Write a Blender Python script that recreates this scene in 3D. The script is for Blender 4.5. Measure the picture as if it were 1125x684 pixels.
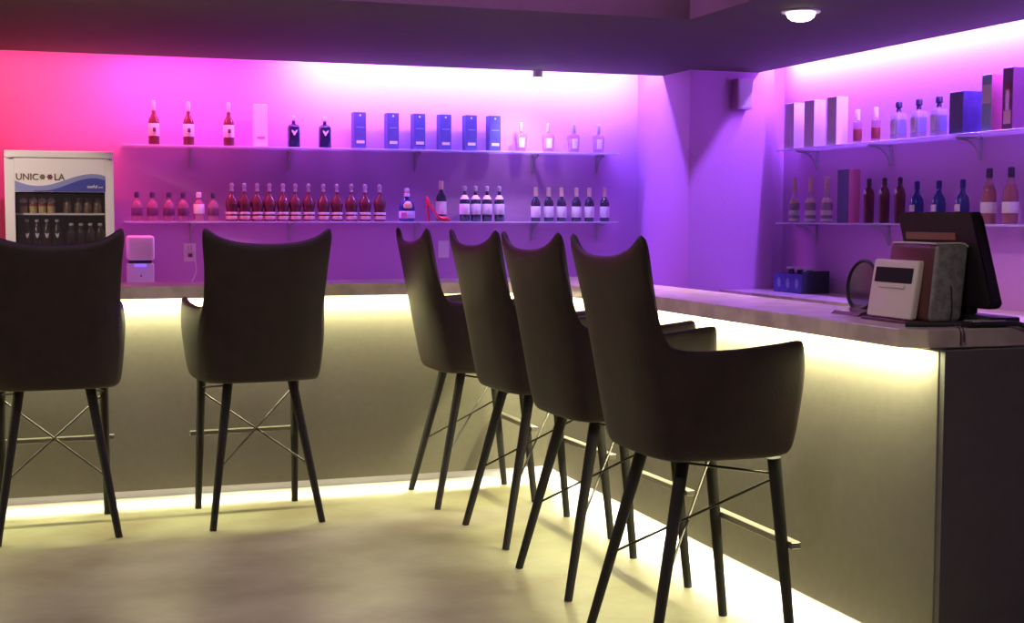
import bpy, bmesh, math, random
from mathutils import Vector, Matrix
R = math.radians
PI = math.pi
scene = bpy.context.scene
for o in list(bpy.data.objects):
    bpy.data.objects.remove(o)

# ------------------------------------------------------------ camera
CAM_Z = 1.42
cd = bpy.data.cameras.new('camera')
cam = bpy.data.objects.new('camera', cd)
scene.collection.objects.link(cam)
cd.sensor_width = 36
cd.lens = 1493 / 1125 * 36
yaw, pitch, roll = R(18.95), R(3.99), R(.1376)
F = Vector((math.sin(yaw) * math.cos(pitch), math.cos(yaw) * math.cos(pitch), -math.sin(pitch)))
Rt = Vector((math.cos(yaw), -math.sin(yaw), 0))
Up = Rt.cross(F)
Rr = math.cos(roll) * Rt + math.sin(roll) * Up
Ur = -math.sin(roll) * Rt + math.cos(roll) * Up
m4 = Matrix((Rr, Ur, -F)).transposed().to_4x4()
m4.translation = (0, 0, CAM_Z)
cam.matrix_world = m4
scene.camera = cam

# ------------------------------------------------------------ world, exposure
w = bpy.data.worlds.new('world')
scene.world = w
w.use_nodes = True
w.node_tree.nodes['Background'].inputs[0].default_value = (.9, .7, .8, 1)
w.node_tree.nodes['Background'].inputs[1].default_value = .02
vs = scene.view_settings
vs.view_transform = 'Standard'
vs.look = 'None'
vs.exposure = 0
vs.gamma = 1
vs.use_curve_mapping = False


def strip_light(name, a, b, width, power, color, direction=(0, 0, -1)):
    """a long thin strip light running from a to b, shining along direction"""
    a, b, d = Vector(a), Vector(b), Vector(direction).normalized()
    ld = bpy.data.lights.new(name, 'AREA')
    ld.shape = 'RECTANGLE'
    ld.size = (b - a).length
    ld.size_y = width
    ld.energy = power
    ld.color = color
    o = bpy.data.objects.new(name, ld)
    scene.collection.objects.link(o)
    x = (b - a).normalized()
    z = -d
    y = z.cross(x)
    M = Matrix((x, y, z)).transposed().to_4x4()
    M.translation = (a + b) / 2
    o.matrix_world = M
    return o


# LED strips in the cove along the two shelf walls
strip_light('led_strip_cove_red', (-3.4, 9.04, 2.55), (1.15, 9.04, 2.55), .02, 62, (1, .10, .09))
strip_light('led_strip_cove_magenta', (.45, 9.04, 2.55), (2.1, 9.04, 2.55), .02, 24, (.85, .10, .8))
strip_light('led_strip_cove_violet', (1.66, 9.04, 2.55), (4.2, 9.04, 2.55), .02, 68, (.25, .14, 1.0))
strip_light('led_strip_cove_violet', (4.84, 3.2, 2.55), (4.84, 8.5, 2.55), .02, 122, (.37, .15, 1.0))
# added fill strips, besides the cove LEDs, that brighten the top of the walls
for a_, b_, d_, pw_ in [((1.66, 9.02, 2.53), (4.2, 9.02, 2.53), (0, 1, -.18), 16), ((4.80, 3.2, 2.53), (4.80, 8.5, 2.53), (1, 0, -.1), 20),
                        ((-3.4, 9.02, 2.53), (1.62, 9.02, 2.53), (0, 1, -.18), 1.5)]:
    l_ = strip_light('wall_top_fill_strip', a_, b_, .02, pw_, (1, .72, .86) if b_[0] > 2 else (1, .15, .8), d_)
    l_.data.spread = R(110)
# warm LED strips under the worktop overhang
WARM = (1, .96, .50)
strip_light('led_strip_worktop', (-3.4, 6.900, 1.012), (2.53, 6.900, 1.012), .014, 112, WARM)
strip_light('led_strip_worktop', (2.550, 3.52, 1.012), (2.550, 6.85, 1.012), .014, 68, WARM)
# LED strips on the toe board under the bar front
TOE = (1, .94, .86)
strip_light('led_strip_toe', (-3.4, 7.025, .072), (2.63, 7.025, .072), .010, 20, TOE, (0, -1, -.35))
strip_light('led_strip_toe', (2.675, 3.54, .066), (2.675, 7.0, .066), .008, 38, TOE, (-1, 0, -.25))
# added unseen fill light that turns the dropped ceiling's outer face purple
strip_light('fascia_fill_strip', (.5, 6.22, 2.93), (3.0, 6.22, 2.93), .03, 34, (.6, .15, .9))
# ceiling lamps of the room in front of the bar
for i, (x, y, p) in enumerate([(-1.0, 4.9, 9), (.7, 4.6, 9), (.2, 1.6, 42)]):
    ld = bpy.data.lights.new('room_lamp', 'AREA')
    ld.shape = 'DISK'
    ld.size = .3
    ld.energy = p
    ld.color = (1, .82, .80)
    o = bpy.data.objects.new('room_lamp', ld)
    scene.collection.objects.link(o)
    o.location = (x, y, 2.94)


def aim_spot(name, loc, target, power, angle, color, blend=.5, size=.05):
    ld = bpy.data.lights.new(name, 'SPOT')
    ld.energy = power
    ld.spot_size = R(angle)
    ld.spot_blend = blend
    ld.shadow_soft_size = size
    ld.color = color
    o = bpy.data.objects.new(name, ld)
    scene.collection.objects.link(o)
    o.location = loc
    o.rotation_euler = (Vector(target) - Vector(loc)).to_track_quat('-Z', 'Y').to_euler()
    return o


aim_spot('fridge_fill_spot', (-1.0, 7.3, 2.41), (.06, 8.7, 1.52), 150, 27, (1, .85, .76))  # added out-of-view fill light that brightens the fridge front

# ------------------------------------------------------------ materials


def mat(name, color, rough=.5, metal=0, trans=0, emit=None, estr=1, noise=None, bump=0, bscale=40, coat=0, ior=1.45):
    m = bpy.data.materials.new(name)
    m.use_nodes = True
    nt = m.node_tree
    b = nt.nodes['Principled BSDF']
    b.inputs['Base Color'].default_value = (*color, 1)
    b.inputs['Roughness'].default_value = rough
    b.inputs['Metallic'].default_value = metal
    b.inputs['Transmission Weight'].default_value = trans
    b.inputs['Coat Weight'].default_value = coat
    b.inputs['IOR'].default_value = ior
    if emit:
        b.inputs['Emission Color'].default_value = (*emit, 1)
        b.inputs['Emission Strength'].default_value = estr
    tc = None
    if noise or bump:
        tc = nt.nodes.new('ShaderNodeTexCoord')
    if noise:
        sc_, amt, col2 = noise
        n = nt.nodes.new('ShaderNodeTexNoise')
        n.inputs['Scale'].default_value = sc_
        n.inputs['Detail'].default_value = 6
        nt.links.new(tc.outputs['Object'], n.inputs['Vector'])
        r = nt.nodes.new('ShaderNodeMapRange')
        r.inputs['From Min'].default_value = .35
        r.inputs['From Max'].default_value = .65
        r.inputs['To Max'].default_value = amt
        nt.links.new(n.outputs['Fac'], r.inputs['Value'])
        mx = nt.nodes.new('ShaderNodeMix')
        mx.data_type = 'RGBA'
        mx.inputs['A'].default_value = (*color, 1)
        mx.inputs['B'].default_value = (*col2, 1)
        nt.links.new(r.outputs['Result'], mx.inputs['Factor'])
        nt.links.new(mx.outputs['Result'], b.inputs['Base Color'])
    if bump:
        n2 = nt.nodes.new('ShaderNodeTexNoise')
        n2.inputs['Scale'].default_value = bscale
        n2.inputs['Detail'].default_value = 4
        nt.links.new(tc.outputs['Object'], n2.inputs['Vector'])
        bp = nt.nodes.new('ShaderNodeBump')
        bp.inputs['Strength'].default_value = bump
        bp.inputs['Distance'].default_value = .01
        nt.links.new(n2.outputs['Fac'], bp.inputs['Height'])
        nt.links.new(bp.outputs['Normal'], b.inputs['Normal'])
    return m


def glass_mat(name, color, alpha=.5, rough=.08):
    m = bpy.data.materials.new(name)
    m.use_nodes = True
    nt = m.node_tree
    b = nt.nodes['Principled BSDF']
    b.inputs['Base Color'].default_value = (*color, 1)
    b.inputs['Roughness'].default_value = rough
    b.inputs['Coat Weight'].default_value = .5
    b.inputs['Alpha'].default_value = alpha
    return m


M = dict(
    wall=mat('wall_paint', (.56, .29, .60), .75, bump=.15, bscale=60),
    wall_dark=mat('room_wall_paint', (.10, .08, .08), .8),
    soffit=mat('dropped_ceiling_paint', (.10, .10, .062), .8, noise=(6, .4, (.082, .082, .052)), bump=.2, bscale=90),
    ceiling=mat('ceiling_paint', (.3, .27, .28), .8),
    floor=mat('polished_concrete', (.36, .35, .235), .42, noise=(2.2, .85, (.215, .185, .11)), bump=.12, bscale=25),
    panel=mat('bar_front_panel', (.182, .168, .142), .6, noise=(30, .35, (.146, .132, .11))),
    stone=mat('worktop_stone', (.78, .67, .60), .3, noise=(9, .8, (.48, .41, .37)), coat=.2),
    kick=mat('toe_board', (.55, .53, .5), .6),
    black=mat('black_panel', (.10, .095, .10), .6, noise=(20, .5, (.12, .115, .12))),
    leather=mat('brown_leather', (.022, .012, .014), .6, noise=(14, .8, (.034, .016, .018)), bump=.12, bscale=150),
    piping=mat('dark_piping', (.02, .013, .012), .5),
    legs=mat('black_wood', (.016, .014, .016), .75, noise=(30, .5, (.022, .019, .020))),
    wire=mat('black_steel_wire', (.05, .045, .045), .35, .7),
    footrest=mat('worn_steel', (.30, .28, .26), .35, .8),
    shelf=glass_mat('acrylic_shelf', (.80, .74, .95), .5, .12),
    bracket=mat('bracket_paint', (.40, .36, .42), .5),
    white=mat('white_plastic', (.78, .76, .76), .45),
    cream=mat('cream_enamel', (.84, .78, .70), .5),
    label=mat('paper_label', (.82, .76, .72), .7, noise=(60, .25, (.6, .5, .45))),
    ink=mat('label_ink', (.10, .06, .10), .7),
    amber=glass_mat('amber_glass', (.42, .10, .06), .8),
    rose=glass_mat('rose_glass', (.55, .22, .28), .5),
    dark_amber=glass_mat('dark_amber_glass', (.15, .04, .05), .88),
    clear=glass_mat('clear_glass', (.75, .68, .78), .4),
    navy=glass_mat('navy_glass', (.02, .02, .06), .96),
    green=glass_mat('dark_green_glass', (.03, .04, .06), .94),
    blueglass=glass_mat('blue_glass', (.03, .05, .25), .92),
    gold=mat('gold_foil', (.75, .55, .42), .35, .2),
    silver=mat('silver_cap', (.72, .68, .72), .3, .25),
    capdark=mat('dark_cap', (.05, .03, .07), .4),
    blue_card=mat('blue_card', (.09, .09, .23), .5, noise=(30, .5, (.12, .12, .29))),
    white_card=mat('white_card', (.80, .74, .76), .6),
    pale_card=mat('pale_marbled_card', (.78, .72, .78), .6, noise=(12, .6, (.58, .5, .62))),
    sky_card=mat('pale_blue_card', (.32, .48, .62), .5),
    pink_card=mat('pink_card', (.72, .18, .34), .5),
    plum_card=mat('plum_card', (.16, .05, .12), .4),
    navy_card=mat('navy_card', (.05, .05, .22), .45, noise=(16, .8, (.09, .07, .30))),
    red=mat('red_glass_shoe', (.75, .03, .07), .12, coat=.8),
    sign_blue=mat('sign_blue', (.06, .07, .33), .5),
    sign_pale=mat('sign_pale_blue', (.26, .28, .50), .5),
    brown_ink=mat('brown_lettering', (.13, .085, .04), .6),
    maroon_ink=mat('maroon_lettering', (.14, .03, .05), .6),
    green_ink=mat('olive_lettering', (.16, .13, .05), .6),
    interior=mat('fridge_interior', (.05, .035, .035), .6),
    pane=glass_mat('fridge_glass', (.1, .08, .09), .18, .03),
    yellow_drink=mat('yellow_drink', (.62, .45, .18), .4),
    red_label=mat('red_label', (.30, .05, .05), .5),
    can=mat('printed_can', (.34, .22, .16), .35, .4, noise=(40, .9, (.10, .05, .05))),
    cola=mat('dark_drink', (.03, .015, .015), .15, coat=.6),
    grey_cloth=mat('grey_textured_side', (.34, .35, .35), .7, noise=(45, .9, (.18, .18, .19))),
    brown_box=mat('brown_lacquer', (.11, .04, .04), .35),
    window=mat('black_window', (.012, .012, .014), .8),
    terminal=mat('black_terminal_shell', (.022, .018, .022), .42),
    vent=mat('bronze_vent', (.38, .25, .16), .4, .5),
    mirror=glass_mat('smoked_disc', (.06, .04, .09), .6, .1),
    cable=mat('black_cable', (.02, .02, .022), .5),
    bluebox=mat('blue_caddy_plastic', (.04, .05, .30), .4, noise=(25, .6, (.08, .09, .45))),
    darkbox=mat('dark_caddy_side', (.02, .03, .05), .5),
    lamp_glow=mat('lamp_glow', (1, 1, 1), .5, emit=(1, .93, .85), estr=4),
    blue_led=mat('blue_indicator', (.3, .2, 1), .5, emit=(.25, .12, 1), estr=1.2),
    clay=mat('brown_shelf_board', (.13, .08, .09), .6),
)

# ------------------------------------------------------------ helpers


def link_mesh(name, bm, material, parent=None, smooth=True, angle=40):
    me = bpy.data.meshes.new(name)
    bmesh.ops.recalc_face_normals(bm, faces=bm.faces)
    bm.to_mesh(me)
    bm.free()
    mats = material if isinstance(material, (list, tuple)) else [material]
    for mm in mats:
        me.materials.append(M[mm])
    if smooth:
        for p in me.polygons:
            p.use_smooth = True
        try:
            me.set_sharp_from_angle(angle=R(angle))
        except Exception:
            pass
    o = bpy.data.objects.new(name, me)
    scene.collection.objects.link(o)
    if parent is not None:
        o.parent = parent
    return o


def empty(name, loc, label=None, cat=None, group=None, rotz=0):
    o = bpy.data.objects.new(name, None)
    o.empty_display_size = .1
    scene.collection.objects.link(o)
    o.location = loc
    o.rotation_euler = (0, 0, rotz)
    tag(o, label, cat, group)
    return o


def tag(o, label=None, cat=None, group=None, kind=None):
    if label:
        o['label'] = label
    if cat:
        o['category'] = cat
    if group:
        o['group'] = group
    if kind:
        o['kind'] = kind
    return o


def copy_tree(o, parent=None):
    c = o.copy()
    scene.collection.objects.link(c)
    if parent is not None:
        c.parent = parent
        c.matrix_parent_inverse = o.matrix_parent_inverse
    for ch in list(o.children):
        copy_tree(ch, c)
    return c


def box(bm, lo, hi, bev=0, seg=2, mi=0):
    g = bmesh.ops.create_cube(bm, size=1)
    vs_ = g['verts']
    for v in vs_:
        v.co = Vector([lo[i] + (v.co[i] + .5) * (hi[i] - lo[i]) for i in range(3)])
    fs = set(f for v in vs_ for f in v.link_faces)
    for f in fs:
        f.material_index = mi
    if bev:
        es = set(e for v in vs_ for e in v.link_edges)
        bmesh.ops.bevel(bm, geom=list(es), offset=bev, segments=seg, profile=.5, affect='EDGES')
    return bm


def B(lo, hi, bev=0, seg=2):
    return box(bmesh.new(), lo, hi, bev, seg)


def prism(bm, pts, z0, z1):
    a = [bm.verts.new((p[0], p[1], z0)) for p in pts]
    b = [bm.verts.new((p[0], p[1], z1)) for p in pts]
    bm.faces.new(a)
    bm.faces.new(b)
    n = len(pts)
    for i in range(n):
        bm.faces.new((a[i], a[(i + 1) % n], b[(i + 1) % n], b[i]))
    return bm


def extrude_xz(bm, pts, y0, y1):
    """flat outline in x,z pushed through y"""
    a = [bm.verts.new((p[0], y0, p[1])) for p in pts]
    b = [bm.verts.new((p[0], y1, p[1])) for p in pts]
    bm.faces.new(a)
    bm.faces.new(b)
    n = len(pts)
    for i in range(n):
        bm.faces.new((a[i], a[(i + 1) % n], b[(i + 1) % n], b[i]))
    return bm


def lathe(bm, prof, n=20, cx=0, cy=0, sx=1, sy=1, squ=None):
    """prof: (radius, z); squ: superellipse power for squarish sections"""
    rings = []
    for r, z in prof:
        ring = []
        for k in range(n):
            t = 2 * PI * k / n + PI / n
            c, s = math.cos(t), math.sin(t)
            if squ:
                q = (abs(c) ** squ + abs(s) ** squ) ** (-1 / squ)
                c, s = c * q, s * q
            ring.append(bm.verts.new((cx + r * c * sx, cy + r * s * sy, z)))
        rings.append(ring)
    for i in range(len(rings) - 1):
        for k in range(n):
            bm.faces.new((rings[i][k], rings[i][(k + 1) % n], rings[i + 1][(k + 1) % n], rings[i + 1][k]))
    bm.faces.new(rings[0])
    bm.faces.new(rings[-1])
    return bm


def tube(bm, a, b, r0, r1=None, n=12):
    a, b = Vector(a), Vector(b)
    r1 = r0 if r1 is None else r1
    d = (b - a).normalized()
    u = d.orthogonal().normalized()
    v = d.cross(u)
    rings = []
    for p, r in ((a, r0), (b, r1)):
        rings.append([bm.verts.new(p + r * (math.cos(2 * PI * k / n) * u + math.sin(2 * PI * k / n) * v)) for k in range(n)])
    for k in range(n):
        bm.faces.new((rings[0][k], rings[0][(k + 1) % n], rings[1][(k + 1) % n], rings[1][k]))
    bm.faces.new(rings[0])
    bm.faces.new(rings[1])
    return bm


def catmull(pts, steps):
    P = [Vector(p) for p in pts]
    P = [2 * P[0] - P[1]] + P + [2 * P[-1] - P[-2]]
    out = []
    for i in range(1, len(P) - 2):
        for s in range(steps):
            t = s / steps
            out.append(.5 * ((2 * P[i]) + (P[i + 1] - P[i - 1]) * t + (2 * P[i - 1] - 5 * P[i] + 4 * P[i + 1] - P[i + 2]) * t * t
                             + (3 * P[i] - P[i - 1] - 3 * P[i + 1] + P[i + 2]) * t ** 3))
    out.append(P[-2])
    return out


def path_tube(bm, pts, r, steps=5, n=8):
    pts = catmull(pts, steps) if steps > 1 else [Vector(p) for p in pts]
    rings = []
    u = None
    for i, p in enumerate(pts):
        d = (pts[min(i + 1, len(pts) - 1)] - pts[max(i - 1, 0)]).normalized()
        if u is None:
            u = d.orthogonal().normalized()
        u = (u - d * u.dot(d)).normalized()
        v = d.cross(u)
        rings.append([bm.verts.new(p + r * (math.cos(2 * PI * k / n) * u + math.sin(2 * PI * k / n) * v)) for k in range(n)])
    for i in range(len(rings) - 1):
        for k in range(n):
            bm.faces.new((rings[i][k], rings[i][(k + 1) % n], rings[i + 1][(k + 1) % n], rings[i + 1][k]))
    bm.faces.new(rings[0])
    bm.faces.new(rings[-1])
    return bm


def structure(name, bm, m, label=None):
    o = link_mesh(name, bm, m, smooth=False)
    o['kind'] = 'structure'
    return o


def text_mesh(name, body, size, material, parent, loc, depth=.002, bold=.0, align='LEFT'):
    """lettering standing upright, facing -y"""
    cu = bpy.data.curves.new(name, 'FONT')
    cu.body = body
    cu.size = size
    cu.extrude = depth / 2
    cu.offset = bold
    cu.align_x = align
    tmp = bpy.data.objects.new(name, cu)
    scene.collection.objects.link(tmp)
    dg = bpy.context.evaluated_depsgraph_get()
    me = bpy.data.meshes.new_from_object(tmp.evaluated_get(dg))
    bpy.data.objects.remove(tmp)
    me.transform(Matrix.Rotation(PI / 2, 4, 'X'))
    me.materials.clear()
    me.materials.append(M[material])
    o = bpy.data.objects.new(name, me)
    scene.collection.objects.link(o)
    o.parent = parent
    o.location = loc
    return o


ORD = ['first', 'second', 'third', 'fourth', 'fifth', 'sixth', 'seventh', 'eighth', 'ninth', 'tenth', 'eleventh', 'twelfth']


def nth(i, n):
    """place of the i-th of n counted from the left"""
    if i == 0:
        return 'leftmost'
    if i == n - 1:
        return 'rightmost'
    if n == 3:
        return 'middle'
    return ORD[i] + ' from left'


# ------------------------------------------------------------ the room
structure('floor', B((-4, -3, -.1), (5.3, 9.6, 0)), 'floor')
structure('wall_back', B((-4, 9.4, 0), (5.3, 9.6, 2.95)), 'wall')
structure('wall_right', B((5.0, -3, 0), (5.3, 9.4, 2.95)), 'wall')
structure('wall_left', B((-4.2, -3, 0), (-4, 9.6, 2.95)), 'wall_dark')
structure('wall_front', B((-4.2, -3.2, 0), (5.3, -3, 2.95)), 'wall_dark')
structure('ceiling', B((-4.2, -3.2, 2.95), (5.3, 9.6, 3.1)), 'ceiling')
bm = bmesh.new()
box(bm, (4.22, 8.53, 0), (4.875, 9.4, 2.56))
box(bm, (4.875, 8.60, 0), (5.0, 9.4, 2.56))
structure('wall_column', bm, 'wall')
# L-shaped dropped ceiling over the bar, its inner lip open to the cove
structure('ceiling_soffit', prism(bmesh.new(), [(-4, 6.38), (3.15, 6.38), (3.15, 1.0), (4.755, 1.0), (4.755, 8.97), (-4, 8.97)], 2.43, 2.95), 'soffit')
bm = bmesh.new()
box(bm, (-4, 8.97, 2.56), (5.0, 9.4, 2.95))
box(bm, (4.755, 1.0, 2.56), (5.0, 8.97, 2.95))
structure('ceiling_cove', bm, 'ceiling')

# ------------------------------------------------------------ bar counter
bar = empty('bar_counter', (2.7, 6.98, 0), 'L-shaped bar counter with pale glowing front panels under the stone worktop', 'bar counter')


def barpart(name, bm, m):
    o = link_mesh(name, bm, m, bar, smooth=False)
    o.matrix_parent_inverse = Matrix.Translation((-2.7, -6.98, 0))
    return o


p = barpart('front_panel', B((-3.6, 6.93, .055), (2.58, 6.96, 1.015)), 'panel')
p = barpart('front_panel', B((2.58, 3.49, .055), (2.61, 6.96, 1.015), .004), 'panel')
p = barpart('end_panel', B((2.5835, 3.465, 0), (2.93, 3.4895, 1.015)), 'black')
p['label'] = 'black end panel'
bm = bmesh.new()
box(bm, (-3.6, 7.04, 0), (2.69, 7.06, .1))
box(bm, (2.69, 3.53, 0), (2.71, 7.06, .1))
p = barpart('kick_board', bm, 'kick')
bm = bmesh.new()
box(bm, (-3.6, 7.2, .1), (2.9, 7.23, 1.015))
box(bm, (2.9, 3.53, .1), (2.93, 7.23, 1.015))
barpart('back_board', bm, 'black')
bm = prism(bmesh.new(), [(-3.6, 6.86), (2.51, 6.86), (2.51, 3.60), (2.57, 3.535), (2.95, 3.535), (2.95, 7.33), (-3.6, 7.33)], 1.0155, 1.0745)
bmesh.ops.bevel(bm, geom=[e for e in bm.edges], offset=.003, segments=1, affect='EDGES')
wt = link_mesh('bar_worktop', bm, 'stone', smooth=False)
tag(wt, 'thick speckled stone worktop running along both legs of the bar', 'worktop')

# counters behind the bar
bc = empty('back_counter', (2.3, 9.15, 0), 'low counter along the back wall behind the bar', 'counter')
for nm, lo, hi, m_ in [('worktop', (.48, 8.87, .865), (4.2, 9.395, .9), 'stone'), ('cabinet', (.5, 8.9, 0), (4.2, 9.39, .8649), 'black')]:
    o = link_mesh(nm, B(lo, hi), m_, bc, smooth=False)
    o.matrix_parent_inverse = Matrix.Translation((-2.3, -9.15, 0))
sc_ = empty('side_counter', (4.74, 6, 0), 'side counter with bluish stone top along the right wall', 'counter')
for nm, lo, hi, m_ in [('worktop', (4.47, 3.2, .88), (4.995, 8.525, .915), 'stone'), ('cabinet', (4.5, 3.2, 0), (4.99, 8.52, .8799), 'black')]:
    o = link_mesh(nm, B(lo, hi), m_, sc_, smooth=False)
    o.matrix_parent_inverse = Matrix.Translation((-4.74, -6, 0))
uc = empty('underbar_cabinet', (3.25, 3.9, 0), 'black low cabinet with a brown shelf board beside the bar end', 'cabinet')
for nm, lo, hi, m_ in [('body', (2.96, 3.5, 0), (3.5, 4.3, .915), 'black'), ('rail', (2.96, 3.5, .945), (3.5, 4.3, .962), 'black'),
                       ('post', (2.96, 3.5, .9151), (2.99, 4.3, .9449), 'black'), ('shelf_board', (2.96, 3.5, .9621), (3.5, 4.3, 1.0), 'clay')]:
    o = link_mesh(nm, B(lo, hi), m_, uc, smooth=False)
    o.matrix_parent_inverse = Matrix.Translation((-3.25, -3.9, 0))

# ------------------------------------------------------------ shelves


def shelf(name, lo, hi, brackets, axis, label):
    t = empty(name, ((lo[0] + hi[0]) / 2, (lo[1] + hi[1]) / 2, lo[2]), label, 'shelf', 'wall shelves')
    inv = Matrix.Translation(-t.location)
    o = link_mesh('shelf_board', B(lo, hi, .002, 1), 'shelf', t, smooth=False)
    o.matrix_parent_inverse = inv
    z = lo[2] - .0005
    for q in brackets:
        bm = bmesh.new()
        # arm under the board, plate on the wall and a curved brace
        if axis == 'x':
            y1 = hi[1]
            box(bm, (q - .009, y1 - .17, z - .012), (q + .009, y1, z))
            box(bm, (q - .009, y1 - .01, z - .13), (q + .009, y1, z))
            pts = [(q, y1 - .16, z - .008), (q, y1 - .08, z - .025), (q, y1 - .03, z - .07), (q, y1 - .008, z - .125)]
        else:
            x1 = hi[0]
            box(bm, (x1 - .17, q - .009, z - .012), (x1, q + .009, z))
            box(bm, (x1 - .01, q - .009, z - .13), (x1, q + .009, z))
            pts = [(x1 - .16, q, z - .008), (x1 - .08, q, z - .025), (x1 - .03, q, z - .07), (x1 - .008, q, z - .125)]
        path_tube(bm, pts, .006, 4, 6)
        o = link_mesh('bracket', bm, 'bracket', t)
        o.matrix_parent_inverse = inv
    return t


ZU, ZL = 1.885, 1.385
shelf('wall_shelf', (.49, 9.2, ZU - .012), (3.99, 9.399, ZU), [.93, 1.60, 2.50, 3.38, 3.89], 'x', 'upper translucent shelf on the back wall carrying boxes and bottles')
shelf('wall_shelf', (.49, 9.2, ZL - .012), (3.98, 9.399, ZL), [.93, 1.60, 2.50, 3.38, 3.89], 'x', 'lower translucent shelf on the back wall with long bottle rows')
shelf('wall_shelf', (4.80, 4.6, ZU - .012), (4.999, 8.35, ZU), [8.14, 7.29, 6.43, 5.5], 'y', 'upper translucent shelf on the right wall carrying gift boxes')
shelf('wall_shelf', (4.80, 4.6, ZL - .012), (4.999, 8.35, ZL), [8.14, 7.29, 6.43, 5.5], 'y', 'lower translucent shelf on the right wall behind the register')

# ------------------------------------------------------------ bottles
BY = 9.28


def bottle(name, body, body_mat, cap, cap_mat, label=None, label_mat='label', n=18, squ=None, extra=None, sy=1, capsq=None):
    t = empty(name, (0, 0, 0))
    link_mesh('bottle_body', lathe(bmesh.new(), body, n, squ=squ, sy=sy), body_mat, t, angle=50)
    link_mesh('cap', lathe(bmesh.new(), cap, 14), cap_mat, t)
    if label:
        r, z0, z1 = label
        link_mesh('paper_label', lathe(bmesh.new(), [(r * .985, z0), (r, z0 + .001), (r, z1 - .001), (r * .985, z1)], n, squ=squ, sy=sy), label_mat, t, angle=50)
    for e in (extra or []):
        nm, b_, mm = e
        link_mesh(nm, b_, mm, t)
    return t


def set_row(proto, positions, labels, cat, group):
    for i, (pos, lb) in enumerate(zip(positions, labels)):
        o = proto if i == 0 else copy_tree(proto)
        o.location = pos
        tag(o, lb, cat, group)


# tall labelled whisky bottles, upper back shelf
pr = bottle('whisky_bottle', [(.030, 0), (.035, .004), (.036, .01), (.036, .145), (.033, .165), (.017, .195), (.0125, .21), (.0125, .262)], 'dark_amber',
            [(.0135, .225), (.0145, .228), (.0145, .278), (.011, .290), (.004, .293)], 'silver', (.0372, .058, .14),
            extra=[('emblem', box(bmesh.new(), (-.010, -.0405, .085), (.010, -.0372, .112), .002), 'ink')])
set_row(pr, [(x, BY, ZU) for x in (.692, .915, 1.178)],
        [f'tall amber bottle with big white label, upper back shelf, {nth(i, 3)} of three' for i in range(3)], 'bottle', 'tall white-labelled bottles on the upper back shelf')
# white carton
wc = empty('gift_carton', (1.388, 9.29, ZU), 'tall plain white carton between bottles on the upper back shelf', 'box')
link_mesh('carton', B((-.046, -.035, 0), (.046, .035, .285), .004), 'white_card', wc, smooth=False)
link_mesh('printed_line', B((-.026, -.0365, .055), (.026, -.0352, .068)), 'pink_card', wc, smooth=False)
# two dark square bottles with round stoppers and a bird-like emblem
em = bmesh.new()
for pts in ([(-.020, .118), (-.008, .112), (0, .104), (.010, .114), (.021, .121), (.016, .104), (.008, .094), (.004, .082), (-.006, .080), (-.010, .092), (-.018, .102)],):
    extrude_xz(em, pts, -.0455, -.0415)
pr = bottle('square_bottle', [(.034, 0), (.0405, .004), (.0405, .135), (.034, .150), (.014, .158), (.012, .165), (.012, .182)], 'navy',
            [(.008, .172), (.014, .176), (.0215, .190), (.0215, .203), (.014, .213), (.004, .217)], 'clear', n=24, squ=5,
            extra=[('emblem', em, 'label')])
set_row(pr, [(1.613, BY, ZU), (1.826, BY, ZU)],
        ['black square bottle with round glass stopper, left of the pair', 'black square bottle with round glass stopper, right of the pair beside blue boxes'], 'bottle', 'black square bottles on the upper back shelf')
# six blue boxes
t = empty('gift_box', (0, 0, 0))
link_mesh('carton', B((-.042, -.04, 0), (.042, .04, .25), .003), 'blue_card', t, smooth=False)
link_mesh('paper_label', B((-.027, -.0418, .036), (.030, -.0402, .056)), 'label', t, smooth=False)
link_mesh('printed_title', B((-.028, -.0414, .142), (.030, -.0402, .150)), 'sign_pale', t, smooth=False)
link_mesh('crest', lathe(bmesh.new(), [(.006, 0), (.006, .0014)], 10).copy() if False else B((-.006, -.0414, .222), (.006, -.0402, .234)), 'label', t, smooth=False)
xs = (2.065, 2.298, 2.488, 2.677, 2.866, 3.043)
set_row(t, [(x, 9.285, ZU) for x in xs],
        [f'upright blue box, small white label, upper back shelf, {nth(i, 6)} of six' for i in range(6)], 'box', 'blue boxes on the upper back shelf')
for o in [o for o in scene.objects if o.name.startswith('gift_box') and o.get('group', '').startswith('blue boxes')]:
    o.rotation_euler.z = R(3)
# four pink decanters
pr = bottle('decanter', [(.030, 0), (.036, .005), (.043, .10), (.044, .118), (.036, .128), (.012, .134), (.011, .15)], 'rose',
            [(.012, .145), (.0135, .147), (.0135, .205), (.010, .209)], 'silver', n=24, squ=4, sy=.7,
            extra=[('paper_label', lathe(bmesh.new(), [(.0235, .03), (.0245, .031), (.0275, .098), (.027, .10)], 20, cy=-.0085, squ=3, sy=.95), 'label')])
set_row(pr, [(x, BY, ZU) for x in (3.25, 3.46, 3.658, 3.852)],
        [f'pink squared decanter with pale stopper, upper back shelf, {nth(i, 4)} of four' for i in range(4)], 'bottle', 'pink decanters on the upper back shelf')
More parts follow.
